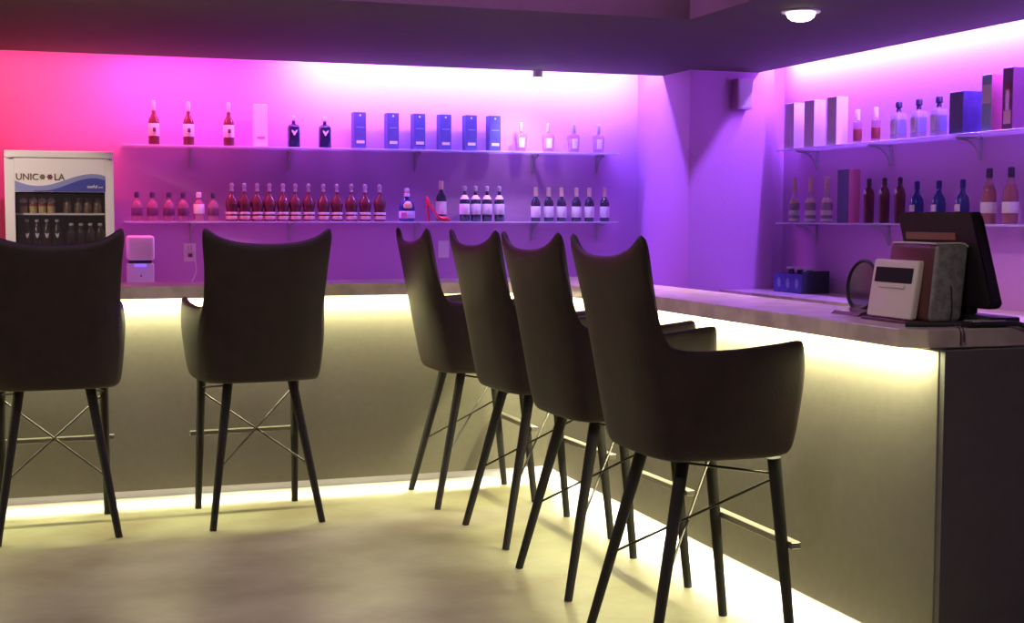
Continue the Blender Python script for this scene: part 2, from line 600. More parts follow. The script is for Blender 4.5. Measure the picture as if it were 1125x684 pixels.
# squat pinkish bottles, lower shelf
pr = bottle('squat_bottle', [(.030, 0), (.035, .004), (.036, .10), (.033, .118), (.018, .134), (.012, .142), (.012, .17)], 'rose',
            [(.012, .155), (.0165, .158), (.0165, .185), (.012, .192)], 'capdark', (.0366, .035, .088), 'plum_card')
row = (.576, .675, .78, .874, 1.07)
set_row(pr, [(x, BY, ZL) for x in row],
        ['squat rose bottle with dark label, leftmost on the lower back shelf', 'squat rose bottle with dark label, second on the lower back shelf',
         'squat rose bottle with dark label, third on the lower back shelf', 'squat rose bottle just left of the white-labelled squat one',
         'squat rose bottle just right of the white-labelled squat one'], 'bottle', 'squat rose bottles on the lower back shelf')
pr = bottle('squat_bottle', [(.030, 0), (.035, .004), (.036, .10), (.033, .118), (.018, .134), (.012, .142), (.012, .17)], 'rose',
            [(.012, .155), (.0175, .158), (.0175, .187), (.012, .192)], 'label', (.0366, .05, .112), 'label')
set_row(pr, [(.975, BY, ZL)], ['squat rose bottle with bright white label on the lower back shelf'], 'bottle', None)
# twelve round-shouldered amber bottles
pr = bottle('round_bottle', [(.034, 0), (.040, .006), (.041, .04), (.036, .075), (.043, .105), (.044, .125), (.036, .150), (.016, .176), (.012, .19), (.012, .215)], 'dark_amber',
            [(.012, .20), (.015, .205), (.010, .222), (.015, .236), (.015, .246), (.008, .256)], 'silver', (.0425, .046, .062), 'label',
            extra=[('foot_band', lathe(bmesh.new(), [(.0412, .014), (.0422, .016), (.0422, .034), (.0412, .036)], 18), 'gold')])
xs = (1.193, 1.277, 1.363, 1.446, 1.537, 1.621, 1.712, 1.815, 1.908, 2.009, 2.106, 2.21)
set_row(pr, [(x, BY, ZL) for x in xs],
        [f'round-shouldered amber bottle, lower back shelf, {nth(i, 12)} of twelve' for i in range(12)], 'bottle', 'row of twelve amber bottles on the lower back shelf')
# bottle with green-white face beside the shoe
t = bottle('patterned_bottle', [(.045, 0), (.055, .006), (.057, .03), (.056, .09), (.048, .125), (.030, .150), (.016, .162), (.014, .18)], 'blueglass',
           [(.014, .172), (.021, .176), (.021, .194), (.011, .198), (.017, .204), (.020, .214), (.018, .228), (.008, .234)], 'white_card', n=22, sy=.6,
           extra=[('face_label', lathe(bmesh.new(), [(.030, .088), (.039, .094), (.037, .118), (.024, .138), (.010, .144)], 18, cy=-.008, sy=.8), 'yellow_drink'),
                  ('lower_label', lathe(bmesh.new(), [(.0575, .022), (.059, .024), (.0585, .070), (.057, .072)], 22, sy=.6), 'pale_card'),
                  ('red_patch', B((-.050, -.0372, .02), (-.012, -.030, .062)), 'pink_card')])
t.location = (2.405, BY, ZL)
tag(t, 'rounded bottle with pale oval face and patterned band left of red shoe', 'bottle')
# wine bottle standing behind the shoe
t = bottle('wine_bottle', [(.032, 0), (.036, .004), (.037, .16), (.033, .18), (.016, .208), (.0135, .22), (.0135, .25)], 'green',
           [(.0145, .225), (.0165, .227), (.0175, .282), (.015, .286)], 'gold', (.0385, .05, .142), 'label')
t.location = (2.668, 9.325, ZL)
tag(t, 'dark bottle with gold cap and cream label behind the red shoe', 'bottle')

# red glass high heel shoe (toe towards +x)
shoe = empty('high_heel_shoe', (2.60, 9.235, ZL), 'glossy red high heel shoe ornament on the lower back shelf', 'shoe')
secs = [  # x, z centre, half width, half height
    (-.068, .158, .018, .020), (-.060, .150, .022, .026), (-.045, .125, .023, .022), (-.022, .088, .022, .017), (.0, .053, .023, .015),
    (.022, .028, .027, .014), (.045, .020, .031, .016), (.070, .020, .030, .018), (.092, .016, .022, .014), (.106, .011, .010, .008)]
bm = bmesh.new()
rings = []
for x, z, hw, hh in secs:
    rings.append([bm.verts.new((x, hw * math.cos(2 * PI * k / 14), z + hh * math.sin(2 * PI * k / 14))) for k in range(14)])
for i in range(len(rings) - 1):
    for k in range(14):
        bm.faces.new((rings[i][k], rings[i][(k + 1) % 14], rings[i + 1][(k + 1) % 14], rings[i + 1][k]))
bm.faces.new(rings[0]); bm.faces.new(rings[-1])
link_mesh('upper', bm, 'red', shoe, angle=80)
bm = bmesh.new()
path_tube(bm, [(-.062, 0, .148), (-.058, 0, .09), (-.052, 0, .04), (-.050, 0, .0)], .0075, 4, 10)
link_mesh('heel', bm, 'red', shoe)
bm = bmesh.new()
for x0, x1, z0, z1 in ((.0, .03, .040, .020), (.03, .10, .010, .004)):
    pass
extrude_xz(bm, [(.015, .012), (.03, .004), (.06, 0), (.095, 0), (.104, .006), (.09, .005), (.05, .006)], -.024, .024)
link_mesh('sole', bm, 'red', shoe, smooth=False)

# four and six bottles with white labels
pr = bottle('labelled_bottle', [(.031, 0), (.0355, .004), (.036, .14), (.032, .158), (.015, .182), (.012, .195), (.012, .22)], 'green',
            [(.012, .205), (.0115, .21), (.015, .235), (.0155, .246), (.007, .252)], 'silver', (.0375, .05, .125), 'label',
            extra=[('shoulder_foil', lathe(bmesh.new(), [(.0335, .158), (.0285, .168), (.0165, .185), (.015, .187)], 16), 'white_card')])
set_row(pr, [(x, BY, ZL) for x in (2.828, 2.91, 2.995, 3.088)],
        [f'silver-stoppered bottle with white label, lower back shelf, {nth(i, 4)} of four' for i in range(4)], 'bottle', 'four silver-stoppered bottles on the lower back shelf')
lab = bmesh.new()
pr = bottle('labelled_bottle', [(.030, 0), (.0345, .004), (.035, .13), (.031, .150), (.015, .172), (.0125, .185), (.0125, .21)], 'green',
            [(.0135, .180), (.0165, .182), (.0155, .225), (.0165, .243), (.007, .247)], 'gold', (.0365, .03, .110), 'label',
            extra=[('medallion', B((-.012, -.036, .122), (.012, -.033, .146), .004), 'maroon_ink')])
set_row(pr, [(x, BY, ZL) for x in (3.366, 3.467, 3.566, 3.683, 3.784, 3.906)],
        [f'gold-capped bottle with cream label, lower back shelf, {nth(i, 6)} of six' for i in range(6)], 'bottle', 'six gold-capped bottles at the right end of the lower back shelf')

# ---- right wall, upper shelf
AX = 4.82


def carton(name, y_near, y_far, depth, h, z, m_side, m_front, label, group=None, cat='box', bands=()):
    """box on the right wall shelves: front face towards -x, near side towards -y"""
    t = empty(name, (AX, y_near, z), label, cat, group)
    bm = B((0, 0, 0), (depth, y_far - y_near, h), .002, 1)
    for f in bm.faces:
        c = f.calc_center_median()
        f.material_index = 1 if (c.x < .003) else 0
    link_mesh('carton', bm, [m_side, m_front], t, smooth=False)
    for nm, lo, hi, mm in bands:
        link_mesh(nm, B(lo, hi), mm, t, smooth=False)
    return t


for i, (yn, yf, lb) in enumerate([(8.162, 8.28, 'tall white gift box nearest the corner on upper right shelf'), (7.906, 8.03, 'tall white gift box, middle of three on upper right shelf'),
                                  (7.637, 7.75, 'tall white gift box beside the small pink bottles on upper right shelf')]):
    carton('gift_box', yn, yf, .088, .31, ZU, 'white_card', 'pale_card', lb, 'white boxes on the upper right shelf')
pr = bottle('slim_bottle', [(.022, 0), (.027, .004), (.028, .10), (.030, .13), (.026, .138), (.012, .142), (.012, .15)], 'rose',
            [(.0125, .145), (.015, .147), (.015, .212), (.012, .216)], 'white_card', (.0285, .02, .09), 'red_label', n=16)
set_row(pr, [(4.88, y, ZU) for y in (7.484, 7.284)],
        ['small rosy bottle with tall white cap, left of two on upper right shelf', 'small rosy bottle with tall white cap, right of two on upper right shelf'], 'bottle', 'white-capped rosy bottles on the upper right shelf')
pr = bottle('square_decanter', [(.034, 0), (.041, .004), (.041, .145), (.036, .158), (.013, .164), (.012, .178)], 'clear',
            [(.013, .170), (.015, .172), (.015, .182), (.011, .19), (.020, .196), (.020, .225), (.016, .23)], 'capdark', n=24, squ=6,
            extra=[('paper_label', B((-.0418, -.022, .035), (-.0405, .022, .12)), 'label'), ('side_label', B((-.022, -.0418, .035), (.022, -.0405, .12), .0), 'sign_pale'),
                   ('liquid', lathe(bmesh.new(), [(.036, .004), (.0375, .006), (.0375, .125)], 24, squ=6), 'plum_card')])
set_row(pr, [(4.885, y, ZU) for y in (7.054, 6.854, 6.663)],
        [f'square decanter with dark stopper, upper right shelf, {nth(i, 3)} of three' for i in range(3)], 'bottle', 'square decanters on the upper right shelf')
carton('gift_box', 6.36, 6.482, .125, .235, ZU, 'navy_card', 'blue_card', 'squarish deep blue box beside square decanters on upper right shelf')
carton('gift_box', 6.121, 6.204, .085, .305, ZU, 'pink_card', 'sky_card', 'tall box with pink side and pale blue front on upper right shelf',
       bands=[('front_label', (-.0012, .006, .15), (-.0002, .080, .25), 'white_card')])
carton('gift_box', 5.953, 6.035, .080, .325, ZU, 'plum_card', 'plum_card', 'tall dark plum box with amber picture at right end of upper right shelf',
       bands=[('amber_picture', (-.0012, .012, .03), (-.0002, .068, .10), 'gold'), ('bottle_picture', (-.0012, .025, .10), (-.0002, .055, .24), 'amber')])
# ---- right wall, lower shelf
pr = bottle('flared_bottle', [(.034, 0), (.040, .005), (.036, .05), (.040, .10), (.038, .13), (.020, .165), (.013, .19), (.012, .21)], 'clear',
            [(.0125, .20), (.0145, .203), (.0145, .30), (.012, .305)], 'gold', (.0385, .05, .085), 'label', n=12,
            extra=[('neck_label', lathe(bmesh.new(), [(.0375, .134), (.0365, .140), (.0225, .164), (.021, .166)], 12), 'gold'),
                   ('foot_band', lathe(bmesh.new(), [(.041, .008), (.041, .010), (.040, .026), (.0395, .028)], 12), 'silver'),
                   ('liquid', lathe(bmesh.new(), [(.033, .004), (.034, .006), (.0325, .05), (.036, .10), (.034, .128)], 12), 'dark_amber')])
set_row(pr, [(4.885, y, ZL) for y in (8.245, 8.039, 7.836)],
        [f'glass bottle with long gold neck, lower right shelf, {nth(i, 3)} of three' for i in range(3)], 'bottle', 'gold-necked bottles on the lower right shelf')
carton('gift_box', 7.479, 7.61, .085, .34, ZL, 'pink_card', 'blue_card', 'tall box with blue front and pink side on lower right shelf')
pr = bottle('slender_bottle', [(.027, 0), (.032, .004), (.033, .15), (.034, .175), (.026, .205), (.013, .225), (.012, .25)], 'dark_amber',
            [(.0125, .235), (.016, .24), (.013, .255), (.017, .262), (.013, .275), (.005, .28)], 'capdark', n=16,
            extra=[('neck_label', lathe(bmesh.new(), [(.0125, -.003), (.0165, 0), (.0125, .003)], 14), 'silver')])
for c_ in pr.children:
    if c_.name.startswith('neck_label'):
        c_.data.transform(Matrix.Translation((-.030, 0, .188)) @ Matrix.Rotation(R(80), 4, 'Y') @ Matrix.Diagonal((1.3, .8, 1, 1)))
set_row(pr, [(4.88, y, ZL) for y in (7.343, 7.177, 7.017)],
        [f'slender amber bottle with silver medallion, lower right shelf, {nth(i, 3)} of three' for i in range(3)], 'bottle', 'slender medallion bottles on the lower right shelf')
pr = bottle('blue_bottle', [(.034, 0), (.040, .005), (.041, .11), (.036, .145), (.017, .175), (.0135, .19), (.0135, .215)], 'blueglass',
            [(.0135, .20), (.0165, .203), (.0165, .245), (.012, .25)], 'blueglass', n=18,
            extra=[('paper_label', B((-.0435, -.026, .07), (-.0335, .014, .11), .002), 'label')])
set_row(pr, [(4.885, y, ZL) for y in (6.854, 6.646, 6.431)],
        ['dark blue bottle with small white label, left of three above register', 'dark blue bottle with small white label, middle of three above register',
         'dark blue bottle mostly behind the register top, right of three'], 'bottle', 'dark blue bottles on the lower right shelf')
pr = bottle('whisky_bottle', [(.036, 0), (.041, .005), (.042, .15), (.040, .175), (.026, .215), (.015, .24), (.0135, .27)], 'rose',
            [(.0145, .25), (.018, .253), (.018, .30), (.014, .305)], 'capdark', (.0435, .06, .12), 'label', n=20,
            extra=[('liquid', lathe(bmesh.new(), [(.033, .004), (.037, .006), (.038, .15), (.034, .178), (.018, .215)], 20), 'amber')])
set_row(pr, [(4.885, y, ZL) for y in (6.205, 6.027)],
        ['large pinkish amber whisky bottle just right of register, left one', 'large pinkish amber whisky bottle nearest the right picture edge'], 'bottle', 'large whisky bottles at the right end of the lower right shelf')

# ------------------------------------------------------------ fridge
fr = empty('display_fridge', (.092, 9.0, 0), 'white glass-door drinks fridge with blue wave sign against the back wall', 'fridge')
X0, X1, FY, FT = -.314, .314, -.30, 1.81      # local to fridge (width 0.628)
bm = bmesh.new()
box(bm, (X0, FY + .045, 0), (X0 + .035, .30, FT))
box(bm, (X1 - .035, FY + .045, 0), (X1, .30, FT))
box(bm, (X0 + .035, .27, 0), (X1 - .035, .30, FT))
box(bm, (X0 + .035, FY + .045, FT - .04), (X1 - .035, .27, FT))
box(bm, (X0 + .035, FY + .045, 0), (X1 - .035, .27, .18))
link_mesh('cabinet', bm, 'cream', fr, smooth=False)
bm = bmesh.new()
box(bm, (X0 + .036, .255, .18), (X1 - .036, .269, FT - .04))
link_mesh('interior_lining', bm, 'interior', fr, smooth=False)
bm = B((X0, FY, FT - .042), (X1, FY + .044, FT), .004, 1)
link_mesh('top_trim', bm, 'cream', fr, smooth=False)
# door
bm = bmesh.new()
zt, zb = FT - .046, .12
box(bm, (X0, FY, zb), (X0 + .058, FY + .044, zt), .003, 1)
box(bm, (X1 - .052, FY, zb), (X1, FY + .044, zt), .003, 1)
box(bm, (X0 + .058, FY, 1.562), (X1 - .052, FY + .044, zt))
box(bm, (X0 + .058, FY, zb), (X1 - .052, FY + .044, .2))
door = link_mesh('door', bm, 'cream', fr, smooth=False)
link_mesh('glass_pane', B((X0 + .059, FY + .015, .201), (X1 - .053, FY + .022, 1.561)), 'pane', door, smooth=False)
bm = bmesh.new()
for sx in (X0 + .03, X1 - .03):
    lathe(bm, [(.018, FT - .046), (.018, FT - .040)], 12, cx=sx, cy=FY - .002)
link_mesh('hinge', bm, 'silver', door)


def wave(u):
    return 1.640 - .022 * math.sin(u * 2 * PI * .92 + .25) + .052 * u + .022 * math.sin(PI * u) * (u - .2)


W0, W1 = X0 + .058, X1 - .052
us = [i / 24 for i in range(25)]
wz = lambda u: 1.598 + .075 * (.5 - .5 * math.cos(PI * min(1, max(0, (u - .25) / .62)))) + (.032 * (1 - u / .25) ** 2 if u < .25 else 0) - (.012 * ((u - .87) / .13) ** 2 if u > .87 else 0)
extr = extrude_xz(bmesh.new(), [(W0, 1.564), (W1, 1.564)] + [(W0 + u * (W1 - W0), wz(u)) for u in reversed(us)], FY - .0015, FY - .0002)
link_mesh('sign_wave', extr, 'sign_pale', door, smooth=False)['label'] = 'pale blue wave'
vz = lambda u: 1.570 + .078 * (.5 - .5 * math.cos(PI * min(1, max(0, (u - .30) / .58)))) - (.014 * ((u - .87) / .13) ** 2 if u > .87 else 0)
us2 = [u for u in us if u > .2]
extr = extrude_xz(bmesh.new(), [(W0 + us2[0] * (W1 - W0), 1.5645), (W1, 1.5645)] + [(W0 + u * (W1 - W0), vz(u) - .0) for u in reversed(us2)], FY - .003, FY - .0017)
link_mesh('sign_wave', extr, 'sign_blue', door, smooth=False)['label'] = 'deep blue wave'
text_mesh('lettering', 'UNIC', .054, 'brown_ink', door, (W0 + .004, FY - .002, 1.634), bold=.0008)
text_mesh('lettering', 'L', .054, 'maroon_ink', door, (W0 + .222, FY - .002, 1.634), bold=.0008)
text_mesh('lettering', 'A', .054, 'brown_ink', door, (W0 + .248, FY - .002, 1.634), bold=.0008)
text_mesh('lettering', 'useful', .026, 'white', door, (W1 - .105, FY - .0045, 1.588), bold=.0006)
text_mesh('lettering', 'cool', .015, 'white', door, (W1 - .040, FY - .0045, 1.588), bold=.0003)
for cx, mm in ((.157, 'green_ink'), (.199, 'maroon_ink')):
    bm = bmesh.new()
    for k in range(6):
        a = 2 * PI * k / 6
        c0, c1 = math.cos(a), math.sin(a)
        pts = [(W0 + cx + c0 * .005 - c1 * .001, 1.652 + c1 * .005 + c0 * .001)]
        for q in range(7):
            b_ = 2 * PI * q / 7
            pts.append(None)
        pts = [(W0 + cx + c0 * .0115 + .0060 * math.cos(2 * PI * q / 8), 1.652 + c1 * .0115 + .0060 * math.sin(2 * PI * q / 8)) for q in range(8)]
        extrude_xz(bm, pts, FY - .002, FY - .0002)
    pts = [(W0 + cx + .0058 * math.cos(2 * PI * q / 10), 1.652 + .0058 * math.sin(2 * PI * q / 10)) for q in range(10)]
    extrude_xz(bm, pts, FY - .0025, FY - .0002)
    link_mesh('flower_letter', bm, mm, door, smooth=False)
for z in (1.435, 1.22, .95, .65, .35):
    bm = B((X0 + .04, FY + .075, z - .012), (X1 - .04, .25, z))
    bmf = link_mesh('shelf', bm, 'cream', fr, smooth=False)
# drinks in the fridge
FX = .092


def fx(px, y=8.83):     # picture column of the drink turned once into a world x
    t = math.tan(yaw + math.atan((px - 562.5) / 1493))
    return y * t


pr = bottle('juice_bottle', [(.019, 0), (.022, .003), (.023, .045), (.023, .07), (.012, .09), (.010, .10)], 'yellow_drink',
            [(.0105, .093), (.012, .095), (.012, .106), (.010, .108)], 'red_label', (.0236, .042, .062), 'red_label', n=12,
            extra=[('white_label', lathe(bmesh.new(), [(.0236, .064), (.0238, .065), (.0238, .080), (.0175, .088)], 12), 'white_card')])
set_row(pr, [(x, 8.83, 1.435) for x in (-.120, -.064, -.012, .040)],
        [f'small yellow juice bottle with red band in fridge, {nth(i, 4)} of four' for i in range(4)], 'bottle', 'juice bottles on the top fridge shelf')
t = empty('drink_can', (0, 0, 0))
link_mesh('can_body', lathe(bmesh.new(), [(.018, 0), (.024, .006), (.025, .012), (.025, .080), (.021, .088)], 14), 'can', t)
link_mesh('can_top', lathe(bmesh.new(), [(.0205, .0881), (.0215, .090), (.0195, .091)], 14), 'silver', t)
set_row(t, [(x, 8.83, 1.435) for x in (.135, .200, .255, .312)],
        [f'brownish printed drink can on top fridge shelf, {nth(i, 4)} of four' for i in range(4)], 'can', 'cans on the top fridge shelf')
pr = bottle('cola_bottle', [(.024, 0), (.027, .003), (.028, .09), (.024, .115), (.012, .145), (.010, .17)], 'cola',
            [(.0105, .160), (.0125, .162), (.0125, .176), (.010, .178)], 'silver', n=14,
            extra=[('white_emblem', extrude_xz(bmesh.new(), [(-.012, .094), (-.004, .092), (0, .084), (.004, .092), (.012, .094), (.008, .074), (.003, .064), (-.003, .064), (-.008, .074)], -.0292, -.026), 'white_card')])
set_row(pr, [(x, 8.83, 1.22) for x in (-.102, -.044, .012, .072)],
        [f'dark bottle with white emblem, second fridge shelf, {nth(i, 4)} of four' for i in range(4)], 'bottle', 'dark bottles on the second fridge shelf')
pr = bottle('cola_bottle', [(.024, 0), (.026, .003), (.026, .10), (.014, .125), (.010, .14)], 'cola',
            [(.0105, .137), (.0135, .139), (.0135, .152), (.010, .154)], 'silver', n=14)
set_row(pr, [(x, 8.83, 1.22) for x in (.155, .212, .268, .325)],
        [f'dark bottle with bright metal cap, second fridge shelf, {nth(i, 4)} of four' for i in range(4)], 'bottle', 'bright-capped bottles on the second fridge shelf')

# ------------------------------------------------------------ white dispenser, outlets
dz = empty('countertop_dispenser', (.578, 9.08, .9001), 'white dispenser with silvery rounded top on the counter beside the fridge', 'dispenser')
link_mesh('base_housing', B((-.083, -.06, 0), (.083, .1, .215), .008), 'white', dz)
link_mesh('tank', B((-.082, -.085, .235), (.086, .1, .392), .018, 3), 'cream', dz)
link_mesh('neck', B((-.07, -.045, .2151), (.07, .1, .2349)), 'capdark', dz)
link_mesh('drip_tray', B((-.04, -.082, .198), (.035, -.0605, .212), .006), 'blue_led', dz)
link_mesh('button', B((-.004, -.064, .13), (.006, -.0602, .14), .001), 'ink', dz)
ds = empty('dark_caddy', (.49, 9.25, 1.20), None, None) if False else None


def plate(x, z0, z1, label):
    t = empty('wall_outlet' if 'outlet' in label else 'wall_switch', (x, 9.3995, (z0 + z1) / 2), label, 'outlet' if 'outlet' in label else 'switch')
    h = (z1 - z0) / 2
    link_mesh('cover_plate', B((-.041, -.007, -h), (.041, -.0005, h), .003, 1), 'white', t, smooth=False)
    return t


t = plate(.924, 1.114, 1.235, 'white outlet plate with a plugged-in cord on the back wall')
bm = bmesh.new()
for dz_ in (.02, .035):
    box(bm, (-.012, -.0085, dz_), (-.008, -.0071, dz_ + .010))
    box(bm, (.008, -.0085, dz_), (.012, -.0071, dz_ + .010))
link_mesh('socket_slots', bm, 'ink', t, smooth=False)
t = empty('appliance_flex', (.924, 9.39, 1.15), 'pale power cord hanging from the outlet down behind the bar', 'cord')
bm = bmesh.new()
box(bm, (-.014, -.035, -.008), (.014, -.0005, .016), .004)
link_mesh('plug', bm, 'plum_card', t)
path_tube(bm := bmesh.new(), [(.005, -.03, -.005), (.03, -.045, -.04), (.035, -.04, -.10), (.012, -.04, -.16), (-.02, -.05, -.20), (-.045, -.06, -.245)], .004, 5, 8)
link_mesh('cable', bm, 'white', t)
t = plate(2.705, 1.125, 1.248, 'blank white switch plate on the back wall between the stools')
link_mesh('rocker', B((-.018, -.0095, -.032), (.018, -.0071, .032), .001, 1), 'white', t, smooth=False)

# ------------------------------------------------------------ caddy on side counter
cd_ = empty('bar_caddy', (4.72, 7.86, .9151), 'blue bar caddy with three silver-topped shakers near the corner', 'caddy')
bm = bmesh.new()
L_ = .36
box(bm, (0, 0, 0), (.20, L_, .012))
box(bm, (0, 0, .012), (.012, L_, .125))
box(bm, (.188, 0, .012), (.20, L_, .125))
for y in (.0, .116, .232, .348):
    box(bm, (.012, y, .012), (.188, y + .012, .125))
link_mesh('tray', bm, 'bluebox', cd_, smooth=False)
bm = bmesh.new()
box(bm, (-.001, -.012, 0), (.205, -.0005, .15), .003, 1)
link_mesh('end_plate', bm, 'darkbox', cd_, smooth=False)
bm = bmesh.new()
for y in (.06, .175, .29):
    pts = [(y + .022 * math.cos(2 * PI * k / 14), .065 + .034 * math.sin(2 * PI * k / 14)) for k in range(14)]
    a = [bm.verts.new((-.0015, p_[0], p_[1])) for p_ in pts]
    b = [bm.verts.new((-.0002, p_[0], p_[1])) for p_ in pts]
    bm.faces.new(a); bm.faces.new(b)
    for k in range(14):
        bm.faces.new((a[k], a[(k + 1) % 14], b[(k + 1) % 14], b[k]))
link_mesh('oval_marks', bm, 'sign_pale', cd_, smooth=False)
sh = empty('shaker', (0, 0, 0))
link_mesh('jar', lathe(bmesh.new(), [(.026, 0), (.030, .004), (.032, .10), (.022, .125), (.020, .14)], 16), 'navy', sh)
link_mesh('lid', lathe(bmesh.new(), [(.020, .1401), (.034, .143), (.034, .152), (.026, .157)], 16), 'silver', sh)
set_row(sh, [(4.82, 7.86 + y, .9275) for y in (.304, .188, .068)],
        ['dark shaker with silver lid in blue caddy, left of three', 'dark shaker with silver lid in blue caddy, middle of three', 'dark shaker with silver lid in blue caddy, right of three'],
        'shaker', 'shakers in the blue caddy')

# ------------------------------------------------------------ on the worktop
ZT = 1.0746
nd = empty('napkin_dispenser', (2.66, 3.87, ZT), 'cream-fronted napkin dispenser with black window at the end of the bar', 'dispenser')
# local: front towards -x, leaning back
tilt = .16


def lean(bm, k):
    for v in bm.verts:
        v.co.x += v.co.z * k
    return bm


link_mesh('foot_plate', B((-.022, -.15, 0), (.16, .135, .010), .003, 1), 'plum_card', nd)
link_mesh('front_cover', lean(B((-.012, -.128, .012), (.016, .122, .205), .008, 3), tilt), 'cream', nd)
link_mesh('window', lean(B((-.0155, -.108, .130), (-.0121, .100, .180), .0015, 1), tilt), 'window', nd)
link_mesh('lever', lean(B((-.018, -.075, .112), (-.0121, .070, .124), .002, 1), tilt), 'cream', nd)
bm = lean(B((.020, -.185, .0105), (.150, .075, .262), .018, 3), .10)
for f in bm.faces:
    n_ = f.normal
    f.material_index = 1 if (n_.y < -.5) else 0
bm.normal_update()
for f in bm.faces:
    f.material_index = 1 if (f.normal.y < -.4) else 0
link_mesh('napkin_housing', bm, ['brown_box', 'grey_cloth'], nd)
bm = bmesh.new()
path_tube(bm, [(.048, -.180, .262), (.100, -.181, .263), (.152, -.180, .262), (.170, -.180, .252)], .003, 4, 8)
path_tube(bm, [(.048, -.180, .262), (.047, -.10, .263), (.047, .0, .263), (.048, .055, .262)], .003, 3, 8)
link_mesh('edge_trim', bm, 'cream', nd)

rm = empty('table_mirror', (2.74, 4.175, ZT), 'round smoked disc in a dark ring frame on a wedge base left of napkin dispenser', 'mirror')
bm = bmesh.new()
n1, n2 = 40, 8
ringv = []
for i in range(n1):
    a = 2 * PI * i / n1
    ringv.append([bm.verts.new(((.007) * math.cos(2 * PI * j / n2), (.088 + .007 * math.sin(2 * PI * j / n2)) * math.cos(a), .092 + (.088 + .007 * math.sin(2 * PI * j / n2)) * math.sin(a))) for j in range(n2)])
for i in range(n1):
    for j in range(n2):
        bm.faces.new((ringv[i][j], ringv[(i + 1) % n1][j], ringv[(i + 1) % n1][(j + 1) % n2], ringv[i][(j + 1) % n2]))
for v in bm.verts:
    v.co.z += .012
    v.co.x += v.co.z * .12
link_mesh('ring_frame', bm, 'terminal', rm)
bm = bmesh.new()
a_ = [bm.verts.new((-.001, .082 * math.cos(2 * PI * k / 32), .092 + .082 * math.sin(2 * PI * k / 32))) for k in range(32)]
b_ = [bm.verts.new((.002, .082 * math.cos(2 * PI * k / 32), .092 + .082 * math.sin(2 * PI * k / 32))) for k in range(32)]
bm.faces.new(a_); bm.faces.new(b_)
for k in range(32):
    bm.faces.new((a_[k], a_[(k + 1) % 32], b_[(k + 1) % 32], b_[k]))
for v in bm.verts:
    v.co.z += .012
    v.co.x += v.co.z * .12
link_mesh('disc', bm, 'mirror', rm)
bm = bmesh.new()
extrude_xz(bm, [(-.06, 0), (.07, 0), (.03, .03), (-.045, .012)], -.085, .085)
link_mesh('wedge_base', bm, 'brown_box', rm, smooth=False)

# register terminal seen from behind
rg = empty('register_terminal', (2.86, 3.74, ZT), 'black register screen seen from behind on the end of the bar', 'register')
bm = bmesh.new()
# back shell: outline in y,z (wide top, tapering), thick in x and leaning
outl = [(.335, .352), (.325, .330), (.26, .060), (.24, .050), (-.145, .040), (-.16, .055), (-.075, .352), (-.085, .365), (.325, .362)]
outl = [(.325, .364), (.335, .350), (.265, .070), (.245, .052), (-.125, .052), (-.145, .068), (-.062, .350), (-.072, .364)]
fa = [bm.verts.new((0, y, z)) for y, z in outl]
fb = [bm.verts.new((.045, y, z)) for y, z in outl]
bm.faces.new(fa); bm.faces.new(fb)
for k in range(len(outl)):
    bm.faces.new((fa[k], fa[(k + 1) % len(outl)], fb[(k + 1) % len(outl)], fb[k]))
bmesh.ops.bevel(bm, geom=list(bm.edges), offset=.006, segments=2, affect='EDGES')
lean(bm, -.10)
link_mesh('screen_shell', bm, 'terminal', rg)
link_mesh('vent_strip', lean(B((-.004, .015, .272), (-.0002, .285, .296)), -.10), 'vent', rg, smooth=False)
link_mesh('stand_neck', B((.0, -.02, .030), (.04, .10, .09), .008), 'terminal', rg)
link_mesh('stand_foot', B((-.03, -.17, 0), (.085, .16, .030), .006), 'terminal', rg)
kb = empty('card_reader', (2.80, 3.60, ZT), 'flat dark card reader with a silver edge at the worktop end', 'card reader')
link_mesh('body', B((-.06, -.05, 0), (.08, .025, .018), .004), 'terminal', kb)
link_mesh('trim_edge', B((-.05, -.052, .0185), (.07, -.044, .022)), 'silver', kb)
link_mesh('keys', B((-.04, -.038, .0182), (.06, .01, .0215), .001), 'grey_cloth', kb)
cbm = bmesh.new()
path_tube(cbm, [(2.575, 3.66, ZT + .008), (2.66, 3.61, ZT + .009), (2.72, 3.575, ZT + .012), (2.80, 3.54, ZT + .012), (2.87, 3.530, ZT + .014), (2.91, 3.505, ZT + .004), (2.935, 3.475, ZT - .05), (2.95, 3.452, ZT - .12), (2.955, 3.450, .80)], .008, 6, 8)
o = link_mesh('power_cable', cbm, 'cable')
tag(o, 'thick black cable running across the worktop and down the bar end', 'cable')
cbm = bmesh.new()
path_tube(cbm, [(2.70, 3.60, ZT + .022), (2.69, 3.58, ZT + .06), (2.70, 3.60, ZT + .13)], .003, 6, 6)
path_tube(cbm, [(2.70, 3.60, ZT + .022), (2.685, 3.555, ZT + .012), (2.684, 3.528, ZT - .005), (2.684, 3.525, ZT - .05)], .002, 6, 6)
path_tube(cbm, [(2.70, 3.60, ZT + .022), (2.705, 3.56, ZT + .010), (2.696, 3.528, ZT - .005), (2.696, 3.525, ZT - .04)], .002, 6, 6)
o = link_mesh('tied_cord', cbm, 'cable')
tag(o, 'thin knotted black cord hanging over the worktop edge by the dispenser', 'cord')

